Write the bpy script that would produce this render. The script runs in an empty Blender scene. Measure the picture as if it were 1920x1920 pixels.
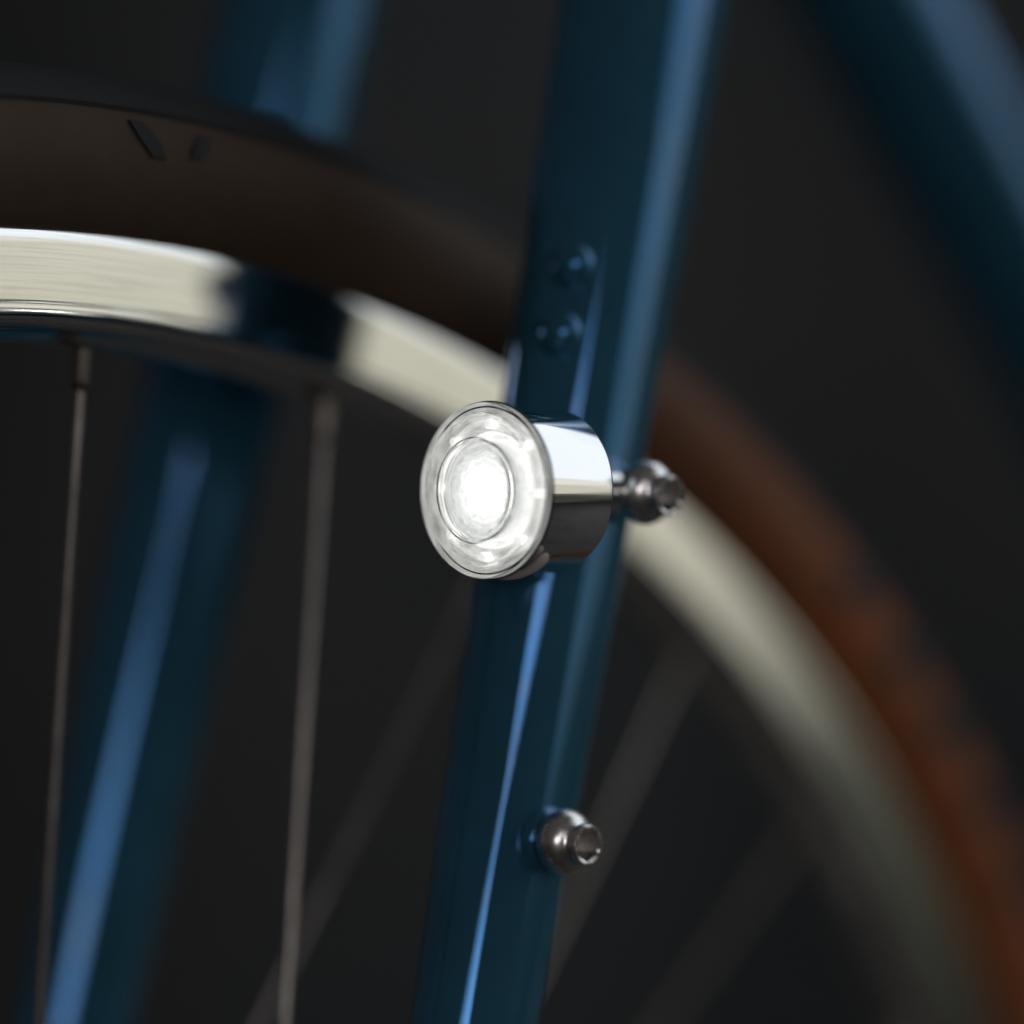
import bpy, bmesh, math, random
from mathutils import Vector, Matrix
random.seed(7)
R = math.radians
scene = bpy.context.scene
C = scene.collection

# ---------------------------------------------------------------- camera
cam_d = bpy.data.cameras.new('Camera')
cam = bpy.data.objects.new('Camera', cam_d); C.objects.link(cam)
cam.location = (-0.4310, -0.5393, 0.6108)
cam.rotation_euler = (R(90), 0, R(-46))
cam_d.sensor_width = 36; cam_d.lens = 135.2
cam_d.clip_start = 0.02; cam_d.clip_end = 60
cam_d.dof.use_dof = True
cam_d.dof.focus_distance = 0.677
cam_d.dof.aperture_fstop = 2.3
scene.camera = cam

# ---------------------------------------------------------------- world: dim room light
w = bpy.data.worlds.new('World'); scene.world = w; w.use_nodes = True
bg = w.node_tree.nodes['Background']
bg.inputs[0].default_value = (1.0, 0.93, 0.90, 1); bg.inputs[1].default_value = 0.05

# ---------------------------------------------------------------- the windows of the dark room
def rect_light(name, c0, c1, ex, radiance, col):
    """rectangular light spanned by the edge c0->c1 and an edge of length ex along +X (metres, from the lamp's place)"""
    o = Vector((0.085, -0.06, 0.615))
    c0, c1 = Vector(c0), Vector(c1)
    up = c1 - c0; h = up.length; up.normalize()
    xa = Vector((1, 0, 0)); n = xa.cross(up)              # light leaves along -n
    mid = (c0 + c1) / 2 + xa * ex / 2
    if n.dot(mid) < 0: xa = -xa; n = -n
    ld = bpy.data.lights.new(name, 'AREA'); ld.shape = 'RECTANGLE'
    ld.size = ex; ld.size_y = h
    ld.energy = radiance * math.pi * ex * h
    ld.color = col
    l = bpy.data.objects.new(name, ld); C.objects.link(l)
    l.matrix_world = Matrix.Translation(o + mid) @ Matrix((xa, up, n)).transposed().to_4x4()
    return l
# doorway (cream) with the pale sky through the sloping roof light above it
rect_light('door_light_ground', (0.95, -1.45, -0.42), (0.95, -1.45, -0.11), 2.6, 0.045, (0.88, 1.0, 0.72))
rect_light('door_light_low', (0.95, -1.45, -0.11), (0.95, -1.45, 0.20), 2.6, 0.58, (1.0, 0.97, 0.80))
rect_light('door_light_mid', (0.95, -1.45, 0.20), (0.95, -1.45, 0.42), 2.6, 0.80, (1.0, 0.98, 0.90))
rect_light('roof_light', (0.75, -1.45, 0.42), (0.75, 0.36, 1.45), 2.4, 1.12, (0.86, 0.93, 1.0))
rect_light('roof_light_far', (0.75, 0.36, 1.45), (0.75, 1.05, 1.62), 2.4, 0.20, (0.22, 0.50, 1.0))
# two high windows behind the photographer
rect_light('window_light_left', (-2.08, -2.0, -0.10), (-2.08, -2.0, 0.46), 1.10, 3.4, (1.0, 0.97, 0.98))
rect_light('window_light_right', (-1.05, -2.0, 0.48), (-1.05, -2.0, 0.61), 0.80, 4.8, (1.0, 0.93, 0.98))

scene.view_settings.view_transform = 'Standard'
scene.view_settings.look = 'None'
scene.view_settings.exposure = 0
scene.view_settings.gamma = 1
scene.render.engine = 'CYCLES'
scene.cycles.use_denoising = True

# ================================================================ helpers
WZ = 0.345                                    # axle height: wheel-centre frame in mm -> metres
def tag(o, label=None, cat=None, kind=None, group=None):
    if label: o['label'] = label
    if cat: o['category'] = cat
    if kind: o['kind'] = kind
    if group: o['group'] = group
    return o
def empty(name, loc, parent=None):
    o = bpy.data.objects.new(name, None); C.objects.link(o)
    o.empty_display_size = 0.02
    o.location = loc
    if parent: o.parent = parent
    return o
def link(name, me, mat, parent=None, loc=(0, 0, 0), smooth=True, angle=35):
    if mat: 
        me.materials.clear(); me.materials.append(mat)
    if smooth:
        me.polygons.foreach_set('use_smooth', [True] * len(me.polygons))
        me.set_sharp_from_angle(angle=R(angle))
    o = bpy.data.objects.new(name, me); C.objects.link(o)
    if parent: o.parent = parent
    o.location = loc
    return o
def mesh(name, bm):
    bmesh.ops.recalc_face_normals(bm, faces=bm.faces)
    me = bpy.data.meshes.new(name); bm.to_mesh(me); bm.free(); return me
def hexr(ap):
    return lambda t: ap / math.cos(((t + R(30)) % R(60)) - R(30))
def lathe(bm, prof, seg=64, axis='x', closed=False, off=(0, 0, 0), rot=None):
    """prof: (axial, radius or function(theta)) in mm; axis through off"""
    rings = []
    for a, r in prof:
        if not callable(r) and r <= 1e-6:
            p = [(a, 0, 0)]
        else:
            p = []
            for k in range(seg):
                t = 2 * math.pi * k / seg
                rr = r(t) if callable(r) else r
                p.append((a, rr * math.cos(t), rr * math.sin(t)))
        vs = []
        for q in p:
            if axis == 'x': v = Vector(q)
            elif axis == 'y': v = Vector((q[1], q[0], q[2]))
            else: v = Vector((q[1], q[2], q[0]))
            if rot: v = rot @ v
            vs.append(bm.verts.new((v + Vector(off)) * 0.001))
        rings.append(vs)
    n = len(rings)
    for i in range(n if closed else n - 1):
        A, B = rings[i], rings[(i + 1) % n]
        if len(A) == 1 and len(B) == 1: continue
        for k in range(seg):
            k2 = (k + 1) % seg
            if len(A) == 1: bm.faces.new((A[0], B[k], B[k2]))
            elif len(B) == 1: bm.faces.new((A[k], B[0], A[k2]))
            else: bm.faces.new((A[k], B[k], B[k2], A[k2]))
def tube(bm, pts, rad, seg=16, caps=True):
    """pts in mm; rad scalar or list of (ra, rb) semi-axes: ra along the in-plane normal, rb along Y"""
    rings = []
    n = len(pts)
    P = [Vector(p) for p in pts]
    for i in range(n):
        d = (P[min(i + 1, n - 1)] - P[max(i - 1, 0)]).normalized()
        s = Vector((0, 1, 0)); s = (s - d * s.dot(d))
        if s.length < 1e-3: s = Vector((1, 0, 0)) - d * d.x
        s.normalize(); f = d.cross(s).normalized()
        ra, rb = rad[i] if isinstance(rad, list) else (rad, rad)
        vs = []
        for k in range(seg):
            t = 2 * math.pi * k / seg
            vs.append(bm.verts.new((P[i] + f * (ra * math.cos(t)) + s * (rb * math.sin(t))) * 0.001))
        rings.append(vs)
    for i in range(n - 1):
        for k in range(seg):
            k2 = (k + 1) % seg
            bm.faces.new((rings[i][k], rings[i][k2], rings[i + 1][k2], rings[i + 1][k]))
    if caps:
        bm.faces.new(rings[0]); bm.faces.new(rings[-1][::-1])

# ---------------------------------------------------------------- materials
def mat(name, base=(.5, .5, .5), rough=.5, metal=0., **kw):
    m = bpy.data.materials.new(name); m.use_nodes = True
    b = m.node_tree.nodes['Principled BSDF']
    b.inputs['Base Color'].default_value = (*base, 1)
    b.inputs['Roughness'].default_value = rough
    b.inputs['Metallic'].default_value = metal
    for k, v in kw.items():
        b.inputs[k].default_value = v
    return m, m.node_tree, b
def N(nt, t, **kw):
    n = nt.nodes.new(t)
    for k, v in kw.items(): setattr(n, k, v)
    return n
def noise(nt, vec, scale, detail=4, rough=.6):
    n = N(nt, 'ShaderNodeTexNoise'); n.inputs['Scale'].default_value = scale
    n.inputs['Detail'].default_value = detail; n.inputs['Roughness'].default_value = rough
    if vec is not None: nt.links.new(vec, n.inputs['Vector'])
    return n.outputs['Fac']
def ramp(nt, fac, stops):
    r = N(nt, 'ShaderNodeValToRGB')
    e = r.color_ramp.elements
    e[0].position, e[0].color = stops[0][0], (*stops[0][1], 1)
    e[1].position, e[1].color = stops[-1][0], (*stops[-1][1], 1)
    for p, c in stops[1:-1]:
        x = e.new(p); x.color = (*c, 1)
    nt.links.new(fac, r.inputs['Fac']); return r.outputs['Color']
def maprange(nt, fac, a, b, c, d):
    r = N(nt, 'ShaderNodeMapRange')
    for i, v in zip((1, 2, 3, 4), (a, b, c, d)): r.inputs[i].default_value = v
    nt.links.new(fac, r.inputs[0]); return r.outputs[0]
def math_(nt, op, a, b=None):
    n = N(nt, 'ShaderNodeMath', operation=op)
    for i, x in enumerate((a, b)):
        if x is None: continue
        if isinstance(x, (int, float)): n.inputs[i].default_value = x
        else: nt.links.new(x, n.inputs[i])
    return n.outputs[0]
def objco(nt): return N(nt, 'ShaderNodeTexCoord').outputs['Object']
def bump(nt, b, h, strength=.2, dist=.0005):
    n = N(nt, 'ShaderNodeBump'); n.inputs['Strength'].default_value = strength
    n.inputs['Distance'].default_value = dist
    nt.links.new(h, n.inputs['Height']); nt.links.new(n.outputs[0], b.inputs['Normal'])
def polar(nt):
    """(radius, arc-angle) of the wheel in object space"""
    s = N(nt, 'ShaderNodeSeparateXYZ'); nt.links.new(objco(nt), s.inputs[0])
    x, y, z = s.outputs
    rad = math_(nt, 'SQRT', math_(nt, 'ADD', math_(nt, 'MULTIPLY', x, x), math_(nt, 'MULTIPLY', z, z)))
    ang = math_(nt, 'ARCTAN2', x, z)
    return rad, ang, y

# brushed aluminium brake track with turned streaks, nicks and dirt
M_rim, nt, b = mat('rim_aluminium', (.86, .86, .84), .12, 1)
rad, ang, yy = polar(nt)
cb = N(nt, 'ShaderNodeCombineXYZ')
nt.links.new(math_(nt, 'MULTIPLY', rad, 1500), cb.inputs[0]); nt.links.new(math_(nt, 'MULTIPLY', ang, 7), cb.inputs[1])
streak = noise(nt, cb.outputs[0], 1.0, 6, .7)
cb2 = N(nt, 'ShaderNodeCombineXYZ')
nt.links.new(math_(nt, 'MULTIPLY', rad, 4200), cb2.inputs[0]); nt.links.new(math_(nt, 'MULTIPLY', ang, 18), cb2.inputs[1])
streak2 = noise(nt, cb2.outputs[0], 1.0, 3, .6)
nick = noise(nt, objco(nt), 620, 2, .5)
col = ramp(nt, streak, [(.28, (.60, .60, .57)), (.5, (.84, .84, .81)), (.75, (.93, .93, .91))])
mx = N(nt, 'ShaderNodeMix', data_type='RGBA', blend_type='MULTIPLY'); mx.inputs[0].default_value = 1
nt.links.new(col, mx.inputs[6]); nt.links.new(ramp(nt, nick, [(.20, (.25, .25, .24)), (.245, (1, 1, 1))]), mx.inputs[7])
nt.links.new(mx.outputs[2], b.inputs['Base Color'])
nt.links.new(maprange(nt, streak2, .3, .75, .03, .11), b.inputs['Roughness'])
bump(nt, b, streak2, .10, .00004)

M_chrome, nt, b = mat('polished_steel', (.88, .88, .88), .06, 1)
nt.links.new(maprange(nt, noise(nt, objco(nt), 260, 5, .65), .35, .75, .035, .11), b.inputs['Roughness'])
M_bolt, nt, b = mat('stainless_bolt', (.76, .74, .73), .2, 1)
nt.links.new(maprange(nt, noise(nt, objco(nt), 700, 4, .6), .3, .7, .20, .34), b.inputs['Roughness'])
M_spoke, nt, b = mat('spoke_steel', (.62, .60, .57), .34, 1)
nt.links.new(ramp(nt, noise(nt, objco(nt), 90, 4, .6), [(.3, (.38, .35, .32)), (.7, (.62, .58, .55))]), b.inputs['Base Color'])
M_nip, nt, b = mat('nipple_brass', (.60, .55, .48), .38, 1)
nt.links.new(ramp(nt, noise(nt, objco(nt), 400, 3, .6), [(.3, (.22, .19, .16)), (.7, (.36, .33, .29))]), b.inputs['Base Color'])

M_blue, nt, b = mat('blue_paint', (.008, .065, .155), .075, 1.0)      # candy paint: tinted gloss over a dull teal ground
b.inputs['Coat Weight'].default_value = .5; b.inputs['Coat Roughness'].default_value = .012; b.inputs['Coat IOR'].default_value = 1.5
nt.links.new(ramp(nt, noise(nt, objco(nt), 40, 5, .6), [(.3, (.004, .052, .142)), (.7, (.006, .063, .170))]), b.inputs['Base Color'])
nt.links.new(maprange(nt, noise(nt, objco(nt), 120, 6, .7), .35, .75, .022, .06), b.inputs['Roughness'])
bump(nt, b, noise(nt, objco(nt), 300, 3, .5), .012, .00005)
df = N(nt, 'ShaderNodeBsdfDiffuse')
nt.links.new(ramp(nt, noise(nt, objco(nt), 60, 5, .6), [(.3, (.018, .076, .112)), (.7, (.024, .100, .145))]), df.inputs['Color'])
ad = N(nt, 'ShaderNodeAddShader')
nt.links.new(b.outputs[0], ad.inputs[0]); nt.links.new(df.outputs[0], ad.inputs[1])
nt.links.new(ad.outputs[0], nt.nodes['Material Output'].inputs['Surface'])

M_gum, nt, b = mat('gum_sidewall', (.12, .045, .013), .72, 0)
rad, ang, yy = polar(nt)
light_and_dirt = math_(nt, 'ADD', maprange(nt, ang, .30, .75, .0, .62), math_(nt, 'MULTIPLY', noise(nt, objco(nt), 45, 7, .7), .55))  # warm light towards the tyre's rear painted into the colour, mottled with dirt
nt.links.new(ramp(nt, light_and_dirt, [(.12, (.040, .026, .016)), (.36, (.072, .041, .021)), (.70, (.175, .054, .014)), (.98, (.30, .080, .014))]), b.inputs['Base Color'])
bump(nt, b, noise(nt, objco(nt), 1600, 3, .6), .25, .0002)
M_tread, nt, b = mat('tread_rubber', (.010, .011, .012), .7, 0)
bump(nt, b, noise(nt, objco(nt), 700, 3, .6), .3, .0003)
M_black, nt, b = mat('black_gasket', (.012, .012, .013), .45, 0)
bump(nt, b, noise(nt, objco(nt), 900, 3, .6), .1, .0001)
M_tab, nt, b = mat('grey_silicone', (.66, .58, .54), .42, 0)
bump(nt, b, noise(nt, objco(nt), 900, 3, .6), .1, .0001)
M_hub, nt, b = mat('hub_alloy', (.7, .7, .7), .25, 1)
bump(nt, b, noise(nt, objco(nt), 500, 3, .6), .05, .0001)

# ================================================================ the setting
M_wall, nt, b = mat('wall_plaster', (.05, .05, .05), .9, 0)
nt.links.new(ramp(nt, noise(nt, objco(nt), 1.6, 5, .6), [(.3, (.040, .046, .049)), (.7, (.105, .095, .090))]), b.inputs['Base Color'])
bump(nt, b, noise(nt, objco(nt), 60, 5, .6), .3, .003)
M_floor, nt, b = mat('floor_concrete', (.06, .055, .05), .8, 0)
nt.links.new(ramp(nt, noise(nt, objco(nt), 5, 8, .65), [(.3, (.04, .036, .034)), (.7, (.085, .075, .07))]), b.inputs['Base Color'])
bump(nt, b, noise(nt, objco(nt), 90, 5, .6), .4, .002)

bm = bmesh.new()
for q in ((-4, -5), (6, -5), (6, 5), (-4, 5)): bm.verts.new((q[0], q[1], 0))
bm.faces.new(bm.verts)
tag(link('floor', mesh('floor', bm), M_floor, smooth=False), kind='structure')
bm = bmesh.new()
d = Vector((.7193, .6947, 0)); r_ = Vector((.6947, -.7193, 0)); cpos = Vector((.0, .0, 0)) + d * 2.2
for s, z in ((-2.6, 0), (2.6, 0), (2.6, 3), (-2.6, 3)):
    p = cpos + r_ * s; bm.verts.new((p.x, p.y, z))
bm.faces.new(bm.verts)
bmesh.ops.solidify(bm, geom=list(bm.faces), thickness=.12)
tag(link('wall', mesh('wall', bm), M_wall, smooth=False), kind='structure')

# ================================================================ the bicycle
bike = tag(empty('bicycle', (0, 0, 0)), 'blue bicycle with polished silver rim and tan-sided tyre, blurred behind the lamp', 'bicycle')
wheel = empty('front_wheel', (-.0012, 0, WZ), bike)

# rim: hooked lip, flat brake track, wear groove, rounded shoulder, inner box
half = [(317.6, -7.4), (317.9, -7.9), (317.8, -8.4), (317.3, -8.9), (316.4, -9.25), (315.4, -9.5), (314.4, -9.68), (313.6, -9.72),
        (313.2, -9.72), (303.15, -9.72), (302.95, -9.72), (302.6, -9.60), (302.3, -9.56), (301.8, -9.63), (301.4, -9.62), (300.8, -9.4), (300.0, -8.9), (299.3, -8.1),
        (298.5, -7.0), (298.1, -5.5), (297.5, -4.0), (296.6, -2.6), (296.0, -1.2), (295.9, 0)]
prof = [(y, r) for r, y in half] + [(-y, r) for r, y in half[-2::-1]]
prof += [(5.6, 316.0), (5.4, 309), (0, 307), (-5.4, 309), (-5.6, 316.0)]
bm = bmesh.new(); lathe(bm, prof, 512, 'y', closed=True)
rim = link('rim', mesh('rim', bm), M_rim, wheel, angle=32)

# tyre casing (gum sidewalls) and black tread
tc, tr = 328.5, 16.5
def tp(a):  # angle from outward radial, towards -y positive
    return (-tr * math.sin(R(a)), tc + tr * math.cos(R(a)))
sw = [tp(a) for a in range(54, 141, 6)]
prof = sw + [(-5.3, 314.5), (-5.0, 311.5), (5.0, 311.5), (5.3, 314.5)] + [(-y, r) for y, r in sw[::-1]]
# thin moulded bead ridge just above the rim
bm = bmesh.new(); lathe(bm, prof, 256, 'y', closed=False)
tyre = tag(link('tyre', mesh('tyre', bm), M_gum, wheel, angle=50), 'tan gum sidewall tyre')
bm = bmesh.new()
tp2 = lambda a, k: (-(tr + k) * math.sin(R(a)), tc + (tr + k) * math.cos(R(a)))
prof = [tp(57)] + [tp2(a, .7) for a in range(55, -56, -5)] + [tp(-57)]
lathe(bm, prof, 256, 'y')
link('tread', mesh('tread', bm), M_tread, wheel, angle=50)
bm = bmesh.new()
rr = []
for k in range(8):
    t = 2 * math.pi * k / 8; rr.append((-10.1 + .55 * math.cos(t), 319.4 + .45 * math.sin(t)))
lathe(bm, rr, 256, 'y', closed=True)
link('bead_ridge', mesh('bead_ridge', bm), M_tread, wheel, angle=60)
# dark raised moulding blocks on the tan sidewall
def block(deg, a0, a1, wid, slant):
    bm = bmesh.new()
    n, mcount = 5, 3
    grid = []
    for lift in (0.55, -0.6):
        g = []
        for i in range(n):
            a = a0 + (a1 - a0) * i / (n - 1); row = []
            for j in range(mcount):
                y, rad_ = -(tr + lift) * math.sin(R(a)), tc + (tr + lift) * math.cos(R(a))
                ph = R(deg) + (wid * (j / (mcount - 1) - .5) * (1 - .25 * abs(2 * i / (n - 1) - 1)) + slant * (i / (n - 1) - .5)) / rad_
                row.append(bm.verts.new(Vector((rad_ * math.sin(ph), y, rad_ * math.cos(ph))) * .001))
            g.append(row)
        grid.append(g)
    T, B = grid
    for i in range(n - 1):
        for j in range(mcount - 1):
            bm.faces.new((T[i][j], T[i + 1][j], T[i + 1][j + 1], T[i][j + 1]))
            bm.faces.new((B[i][j], B[i][j + 1], B[i + 1][j + 1], B[i + 1][j]))
    for i in range(n - 1):
        for j in (0, mcount - 1):
            bm.faces.new((T[i][j], B[i][j], B[i + 1][j], T[i + 1][j]))
    for j in range(mcount - 1):
        for i in (0, n - 1):
            bm.faces.new((T[i][j], T[i][j + 1], B[i][j + 1], B[i][j]))
    link('sidewall_block', mesh('sidewall_block', bm), M_tread, wheel, angle=30)
for a in ((3.2, 64, 86, 4.5, 4.5), (5.35, 66, 82, 3.5, -2.5), (41.2, 58, 98, 9, -4), (45.3, 58, 98, 10, -4), (49.0, 58, 100, 10, -4),
          (53.0, 58, 96, 10, -4), (57.0, 58, 96, 9, -3)):
    block(*a)

# hub
bm = bmesh.new()
lathe(bm, [(-50, 0), (-50, 5), (-37, 5), (-37, 9), (-34.5, 13), (-34, 25), (-31, 25), (-30, 14), (-20, 10), (20, 10), (30, 14), (31, 25), (34, 25),
           (34.5, 13), (37, 9), (37, 5), (50, 5), (50, 0)], 48, 'y')
link('hub', mesh('hub', bm), M_hub, wheel)
# spokes and nipples: 32, three-cross; four kinds of mesh turned round the axle
sp_me, np_me = [], []
for side, dn in ((1, 1), (-1, 1), (1, -1), (-1, -1)):
    A = Vector((0, side * 1.4, 297)); hb = dn * R(60)
    B = Vector((22 * math.sin(hb), side * 32.5, 22 * math.cos(hb)))
    dd = (B - A).normalized()
    bm = bmesh.new(); tube(bm, [A + dd * 2, A + dd * 60, A + dd * 61, B], 0.9, 12)
    me = mesh('spoke', bm); me.materials.append(M_spoke)
    me.polygons.foreach_set('use_smooth', [True] * len(me.polygons)); me.set_sharp_from_angle(angle=R(40)); sp_me.append(me)
    bm = bmesh.new()
    tube(bm, [A - dd * 4, A + dd * 6.5, A + dd * 8.2, A + dd * 8.6], [(1.75, 1.75), (1.75, 1.75), (1.45, 1.45), (1.1, 1.1)], 12)
    me = mesh('nipple', bm); me.materials.append(M_nip)
    me.polygons.foreach_set('use_smooth', [True] * len(me.polygons)); me.set_sharp_from_angle(angle=R(40)); np_me.append(me)
for k in range(32):
    ph = R(3.5 + 11.25 * k)
    for nm, ml in (('spoke', sp_me), ('nipple', np_me)):
        o = bpy.data.objects.new(nm, ml[k % 4]); C.objects.link(o); o.parent = wheel
        o.rotation_euler = (0, ph, 0)

# fork
fork = empty('front_fork', (0, 0, WZ), bike)
def blade_centre(z, s=-1):
    x = 87.0 + .2705 * (z - 269.75)
    if z < 110: x -= 0.00155 * (110 - z) ** 2 * .62
    return Vector((x, s * (52.0 - .0262 * (z - 269.75)), z))
def blade_ab(z):
    t = max(0, min(1, (z - 40) / 330))
    b_ = 7.4 + 6.2 * t; a_ = 7.6 + 10.4 * t ** .8
    return (a_, b_)
for s in (-1, 1):
    zs = [0, 20, 40, 60, 80, 100, 120] + [120 + 11 * i for i in range(1, 25)]
    bm = bmesh.new(); tube(bm, [blade_centre(z, s) for z in zs], [blade_ab(z) for z in zs], 96)
    link('fork_blade', mesh('fork_blade', bm), M_blue, fork, angle=60)
# crown, steerer/head tube, down tube (just above and behind the frame)
cr = [blade_centre(388, -1) + Vector((0, -4, 0)), blade_centre(400, -1) + Vector((0, 6, 0)), Vector((126, -22, 409)), Vector((127, 0, 411)),
      Vector((126, 22, 409)), blade_centre(400, 1) + Vector((0, -6, 0)), blade_centre(388, 1) + Vector((0, 4, 0))]
bm = bmesh.new()
tube(bm, cr, 15, 32); link('fork_crown', mesh('fork_crown', bm), M_blue, fork, angle=60)
bm = bmesh.new(); tube(bm, [(129, 0, 418), (131, 0, 425), (163, 0, 535), (165, 0, 542)], [(18, 18), (20, 20), (20, 20), (18, 18)], 48)
link('head_tube', mesh('head_tube', bm), M_blue, bike, (0, 0, WZ), angle=60)
bm = bmesh.new(); tube(bm, [(150, 0, 479), (244, 0, 380.5), (480, 0, 132), (620, 0, -14)], 18, 64)
link('down_tube', mesh('down_tube', bm), M_blue, bike, (0, 0, WZ), angle=60)

# painted bosses and hose guide on the near blade
def surf(z, t, out=0):
    """point on the near blade's skin: t=90 is straight out (-y), 180 the leading edge"""
    c = blade_centre(z); a_, b_ = blade_ab(z)
    ct, st = math.cos(R(t)), math.sin(R(t))
    n = Vector((ct / a_, -st / b_, 0)).normalized()
    return c + Vector((a_ * ct, -b_ * st, 0)) + n * out, n
def boss(name, P, n, r0, r1, h, mm):
    bm = bmesh.new()
    q = Vector((1, 0, 0)).rotation_difference(n).to_matrix()
    lathe(bm, [(-2, r0), (0, r0), (h * .55, r1), (h * .9, r1 * .93), (h, r1 * .7), (h, 0)], 32, 'x', off=(0, 0, 0), rot=q)
    return link(name, mesh(name, bm), mm, fork, P * .001, angle=50)
for z in (270.0, 207.0):
    P, n = surf(z, 90); boss('threaded_boss', P, n, 6.0, 5.2, 1.4, M_blue)
for z, t in ((311.0, 149), (298.4, 150)):
    P, n = surf(z, t); bm = bmesh.new(); q = Vector((1, 0, 0)).rotation_difference(n).to_matrix()
    lathe(bm, [(-2, 4.8)] + [(.8 + 3.8 * math.sin(R(k)), 4.3 * math.cos(R(k))) for k in range(0, 90, 9)] + [(4.6, 0)], 32, 'x', rot=q)
    link('hose_guide', mesh('hose_guide', bm), M_blue, fork, P * .001, angle=50)

def bolt_mesh():
    bm = bmesh.new()
    hx = hexr(2.6)
    lathe(bm, [(-9, 0), (-9, 2.4), (-.2, 2.4), (0, 4.2), (.4, 4.9), (1.2, 5.5), (2.3, 5.85), (3.4, 5.85), (4.4, 5.5), (5.3, 4.8), (5.9, 3.9), (6.2, 3.3), (6.4, 3.2),
               (6.6, 3.35), (6.85, 3.65), (7.3, 3.85), (7.9, 3.85), (8.4, 3.7), (8.7, 3.45), (8.72, 3.15), (8.45, hx), (3.2, hx), (2.8, 0)], 48, 'y')
    return mesh('mounting_bolt', bm)
bme = bolt_mesh()
P, n = surf(207.0, 90)
o = link('mounting_bolt', bme, M_bolt, fork, (P + Vector((0, -1.5, 0))) * .001, angle=38)
o.rotation_euler = (R(180 + 3), 0, 0)
tag(o, 'lower silver bolt with a hex socket, screwed into the blade alone')

# ================================================================ the lamp
LX, LY, LZ = 50.3, -67.0, 269.6
lamp = tag(empty('bicycle_light', (LX * .001, LY * .001, LZ * .001 + WZ)),
           'small round polished silver bicycle lamp, lit white, bolted to the blue fork', 'bicycle light')
# housing barrel: cup open to the front
bm = bmesh.new()
lathe(bm, [(5.5, 0), (5.5, 8.6), (4.5, 10.5), (2.4, 13.3), (1.6, 14.0), (1.9, 14.35), (2.4, 14.45), (18.2, 14.45), (18.75, 14.25), (19.05, 13.8), (19.1, 13.2), (19.1, 0)], 128, 'x')
link('housing', mesh('housing', bm), M_chrome, lamp, angle=25)
bm = bmesh.new()
lathe(bm, [(1.5, 14.9), (1.45, 15.3), (1.6, 15.75), (2.0, 15.75), (2.2, 15.4), (2.0, 14.5), (1.3, 14.2)], 128, 'x', closed=True)
link('gasket', mesh('gasket', bm), M_black, lamp, angle=40)
# reflector ring behind the lens, its lit look added as emission
M_refl, nt, b = mat('glow_reflector', (.88, .88, .86), .4, 0.15)
s_ = N(nt, 'ShaderNodeSeparateXYZ'); nt.links.new(objco(nt), s_.inputs[0])
ang = math_(nt, 'ARCTAN2', s_.outputs[1], s_.outputs[2])
rad = math_(nt, 'SQRT', math_(nt, 'ADD', math_(nt, 'MULTIPLY', s_.outputs[1], s_.outputs[1]), math_(nt, 'MULTIPLY', s_.outputs[2], s_.outputs[2])))
cb = N(nt, 'ShaderNodeCombineXYZ'); nt.links.new(math_(nt, 'MULTIPLY', ang, 2.0), cb.inputs[0]); nt.links.new(math_(nt, 'MULTIPLY', rad, 620), cb.inputs[1])
gl = noise(nt, cb.outputs[0], 1.0, 4, .65)
bump(nt, b, gl, .8, .0012)
b.inputs['Emission Color'].default_value = (1, 1, .97, 1)
nt.links.new(maprange(nt, gl, .36, .62, .17, .52), b.inputs['Emission Strength'])
bm = bmesh.new()
lathe(bm, [(5.2, 8.75), (4.4, 9.6), (3.2, 10.2), (3.0, 11.6), (2.3, 12.2), (2.0, 13.2), (1.5, 14.1), (1.2, 14.8), (1.1, 15.45), (1.4, 15.5)], 128, 'x')
link('glow_reflector', mesh('glow_reflector', bm), M_refl, lamp, angle=20)
# lit optic: LED die in the middle, moulded collimator round it
M_led, nt, b = mat('led_light', (1, 1, 1), .4, 0)
b.inputs['Emission Color'].default_value = (1, 1, .98, 1); b.inputs['Emission Strength'].default_value = 9
M_opt, nt, b = mat('collimator_light', (.8, .8, .8), .25, 0)
b.inputs['Emission Color'].default_value = (.99, 1, .985, 1)
s_ = N(nt, 'ShaderNodeSeparateXYZ'); nt.links.new(objco(nt), s_.inputs[0])
rad = math_(nt, 'SQRT', math_(nt, 'ADD', math_(nt, 'MULTIPLY', s_.outputs[1], s_.outputs[1]), math_(nt, 'MULTIPLY', s_.outputs[2], s_.outputs[2])))
nt.links.new(math_(nt, 'MULTIPLY', maprange(nt, noise(nt, objco(nt), 900, 4, .7), .35, .65, .72, 1.12), maprange(nt, rad, .0026, .0070, 1.5, .56)), b.inputs['Emission Strength'])
bump(nt, b, noise(nt, objco(nt), 1200, 3, .6), .4, .0004)
bm = bmesh.new(); lathe(bm, [(1.25, 0), (1.3, 1.6), (1.5, 2.2), (1.9, 2.6), (2.4, 2.7)], 64, 'x')
link('led', mesh('led', bm), M_led, lamp)
bm = bmesh.new()
fac = lambda r0, k: (lambda t: r0 + k * math.cos(12 * t))
lathe(bm, [(2.3, 2.6), (1.9, 3.2), (1.7, 4.2), (1.8, fac(5.0, .12)), (1.5, fac(5.6, .2)), (1.7, fac(6.2, .15)), (1.2, fac(6.9, .15)), (1.0, 7.5), (1.3, 7.8), (1.0, 8.2), (1.2, 8.55), (2.0, 8.7), (5.4, 8.7)], 144, 'x')
link('collimator', mesh('collimator', bm), M_opt, lamp, angle=20)
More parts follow.
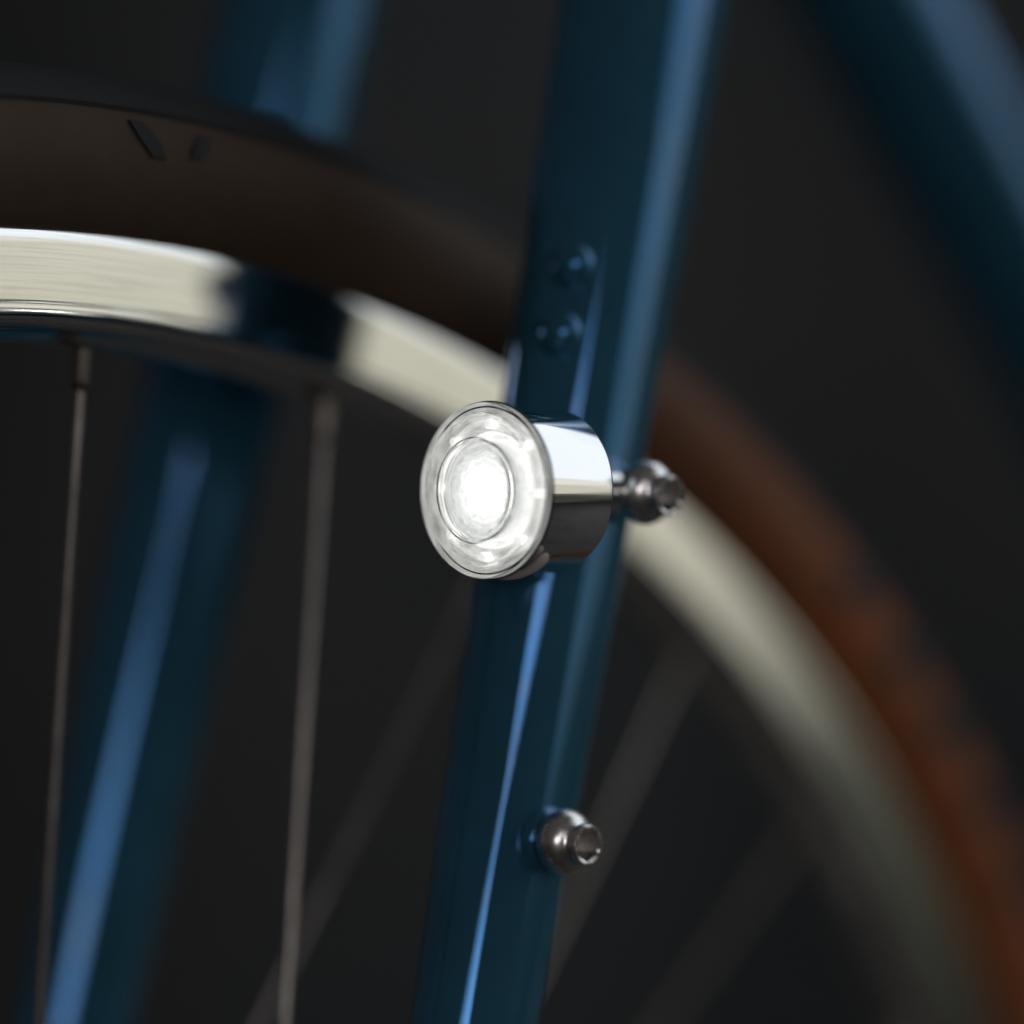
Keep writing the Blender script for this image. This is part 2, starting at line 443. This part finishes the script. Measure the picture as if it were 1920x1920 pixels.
# eight small pins in the ring, catching the light
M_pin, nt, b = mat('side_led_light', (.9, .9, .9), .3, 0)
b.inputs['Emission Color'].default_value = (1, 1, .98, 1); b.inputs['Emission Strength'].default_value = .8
bump(nt, b, noise(nt, objco(nt), 1200, 3, .6), .1, .0002)
bm = bmesh.new(); lathe(bm, [(3.4, .75), (1.5, .75), (1.2, .55), (1.1, 0)], 20, 'x'); pme = mesh('side_led', bm)
for k in range(8):
    t = R(45 * k + 3)
    link('side_led', pme, M_pin, lamp, (0, .0114 * math.cos(t), .0114 * math.sin(t)))
# clear lens
M_glass, nt, b = mat('clear_lens', (.97, .98, .97), .03, 0)
b.inputs['Transmission Weight'].default_value = 1; b.inputs['IOR'].default_value = 1.45
nt.links.new(maprange(nt, noise(nt, objco(nt), 400, 5, .6), .45, .8, .02, .14), b.inputs['Roughness'])
bm = bmesh.new()
lathe(bm, [(-2.1, 0), (-2.1, 7.9), (-1.95, 8.5), (-1.55, 8.9), (-1.5, 9.15), (-1.75, 9.4), (-1.7, 9.8), (-1.1, 12.2), (-.75, 13.3), (-.55, 13.5), (-.5, 13.9), (-.15, 14.8), (.2, 15.35), (.55, 15.55), (.85, 15.45),
           (.9, 15.0), (.8, 13.6), (.3, 11.5), (-.1, 9.9), (-.2, 9.0), (.1, 8.4), (.1, 0)], 128, 'x')
link('lens', mesh('lens', bm), M_glass, lamp, angle=20)
# tail: arm running back from the barrel into a cross-drilled eye
bm = bmesh.new()
lathe(bm, [(18.9, 0), (18.9, 6.5), (20.0, 5.6), (22, 4.4), (34.5, 4.1)], 40, 'x')
lathe(bm, [(3.2, 2.5), (3.2, 4.0), (2.8, 4.45), (-3.0, 4.45), (-3.4, 4.1), (-3.4, 2.5)], 48, 'y', off=(36.5, 0, 0), closed=True)
link('tail_mount', mesh('tail_mount', bm), M_chrome, lamp, angle=30)
o = link('mounting_bolt', bme.copy(), M_bolt, lamp, (.0362, -.0036, .0001), angle=38)
o.rotation_euler = (R(180 + 7), 0, 0)
# rubber pull tab hugging the underside behind the lens
bm = bmesh.new()
nA, nB = 18, 12; rings = []
for i in range(nA + 1):
    t = i / nA; al = R(-16 + 60 * t)
    hw = t ** 1.5 * math.sqrt(max(0, 1 - t ** 9))
    vs = []
    for k in range(nB):
        q = 2 * math.pi * k / nB
        rad_ = 15.15 + .35 * t + (.5 + .55 * hw) * math.cos(q); ax = 5.6 + (.15 + 1.15 * hw) * math.sin(q)
        vs.append(bm.verts.new(Vector((ax, -rad_ * math.sin(al), -rad_ * math.cos(al))) * .001))
    rings.append(vs)
for i in range(nA):
    for k in range(nB):
        bm.faces.new((rings[i][k], rings[i][(k + 1) % nB], rings[i + 1][(k + 1) % nB], rings[i + 1][k]))
bm.faces.new(rings[0]); bm.faces.new(rings[-1])
link('pull_tab', mesh('pull_tab', bm), M_tab, lamp, angle=60)
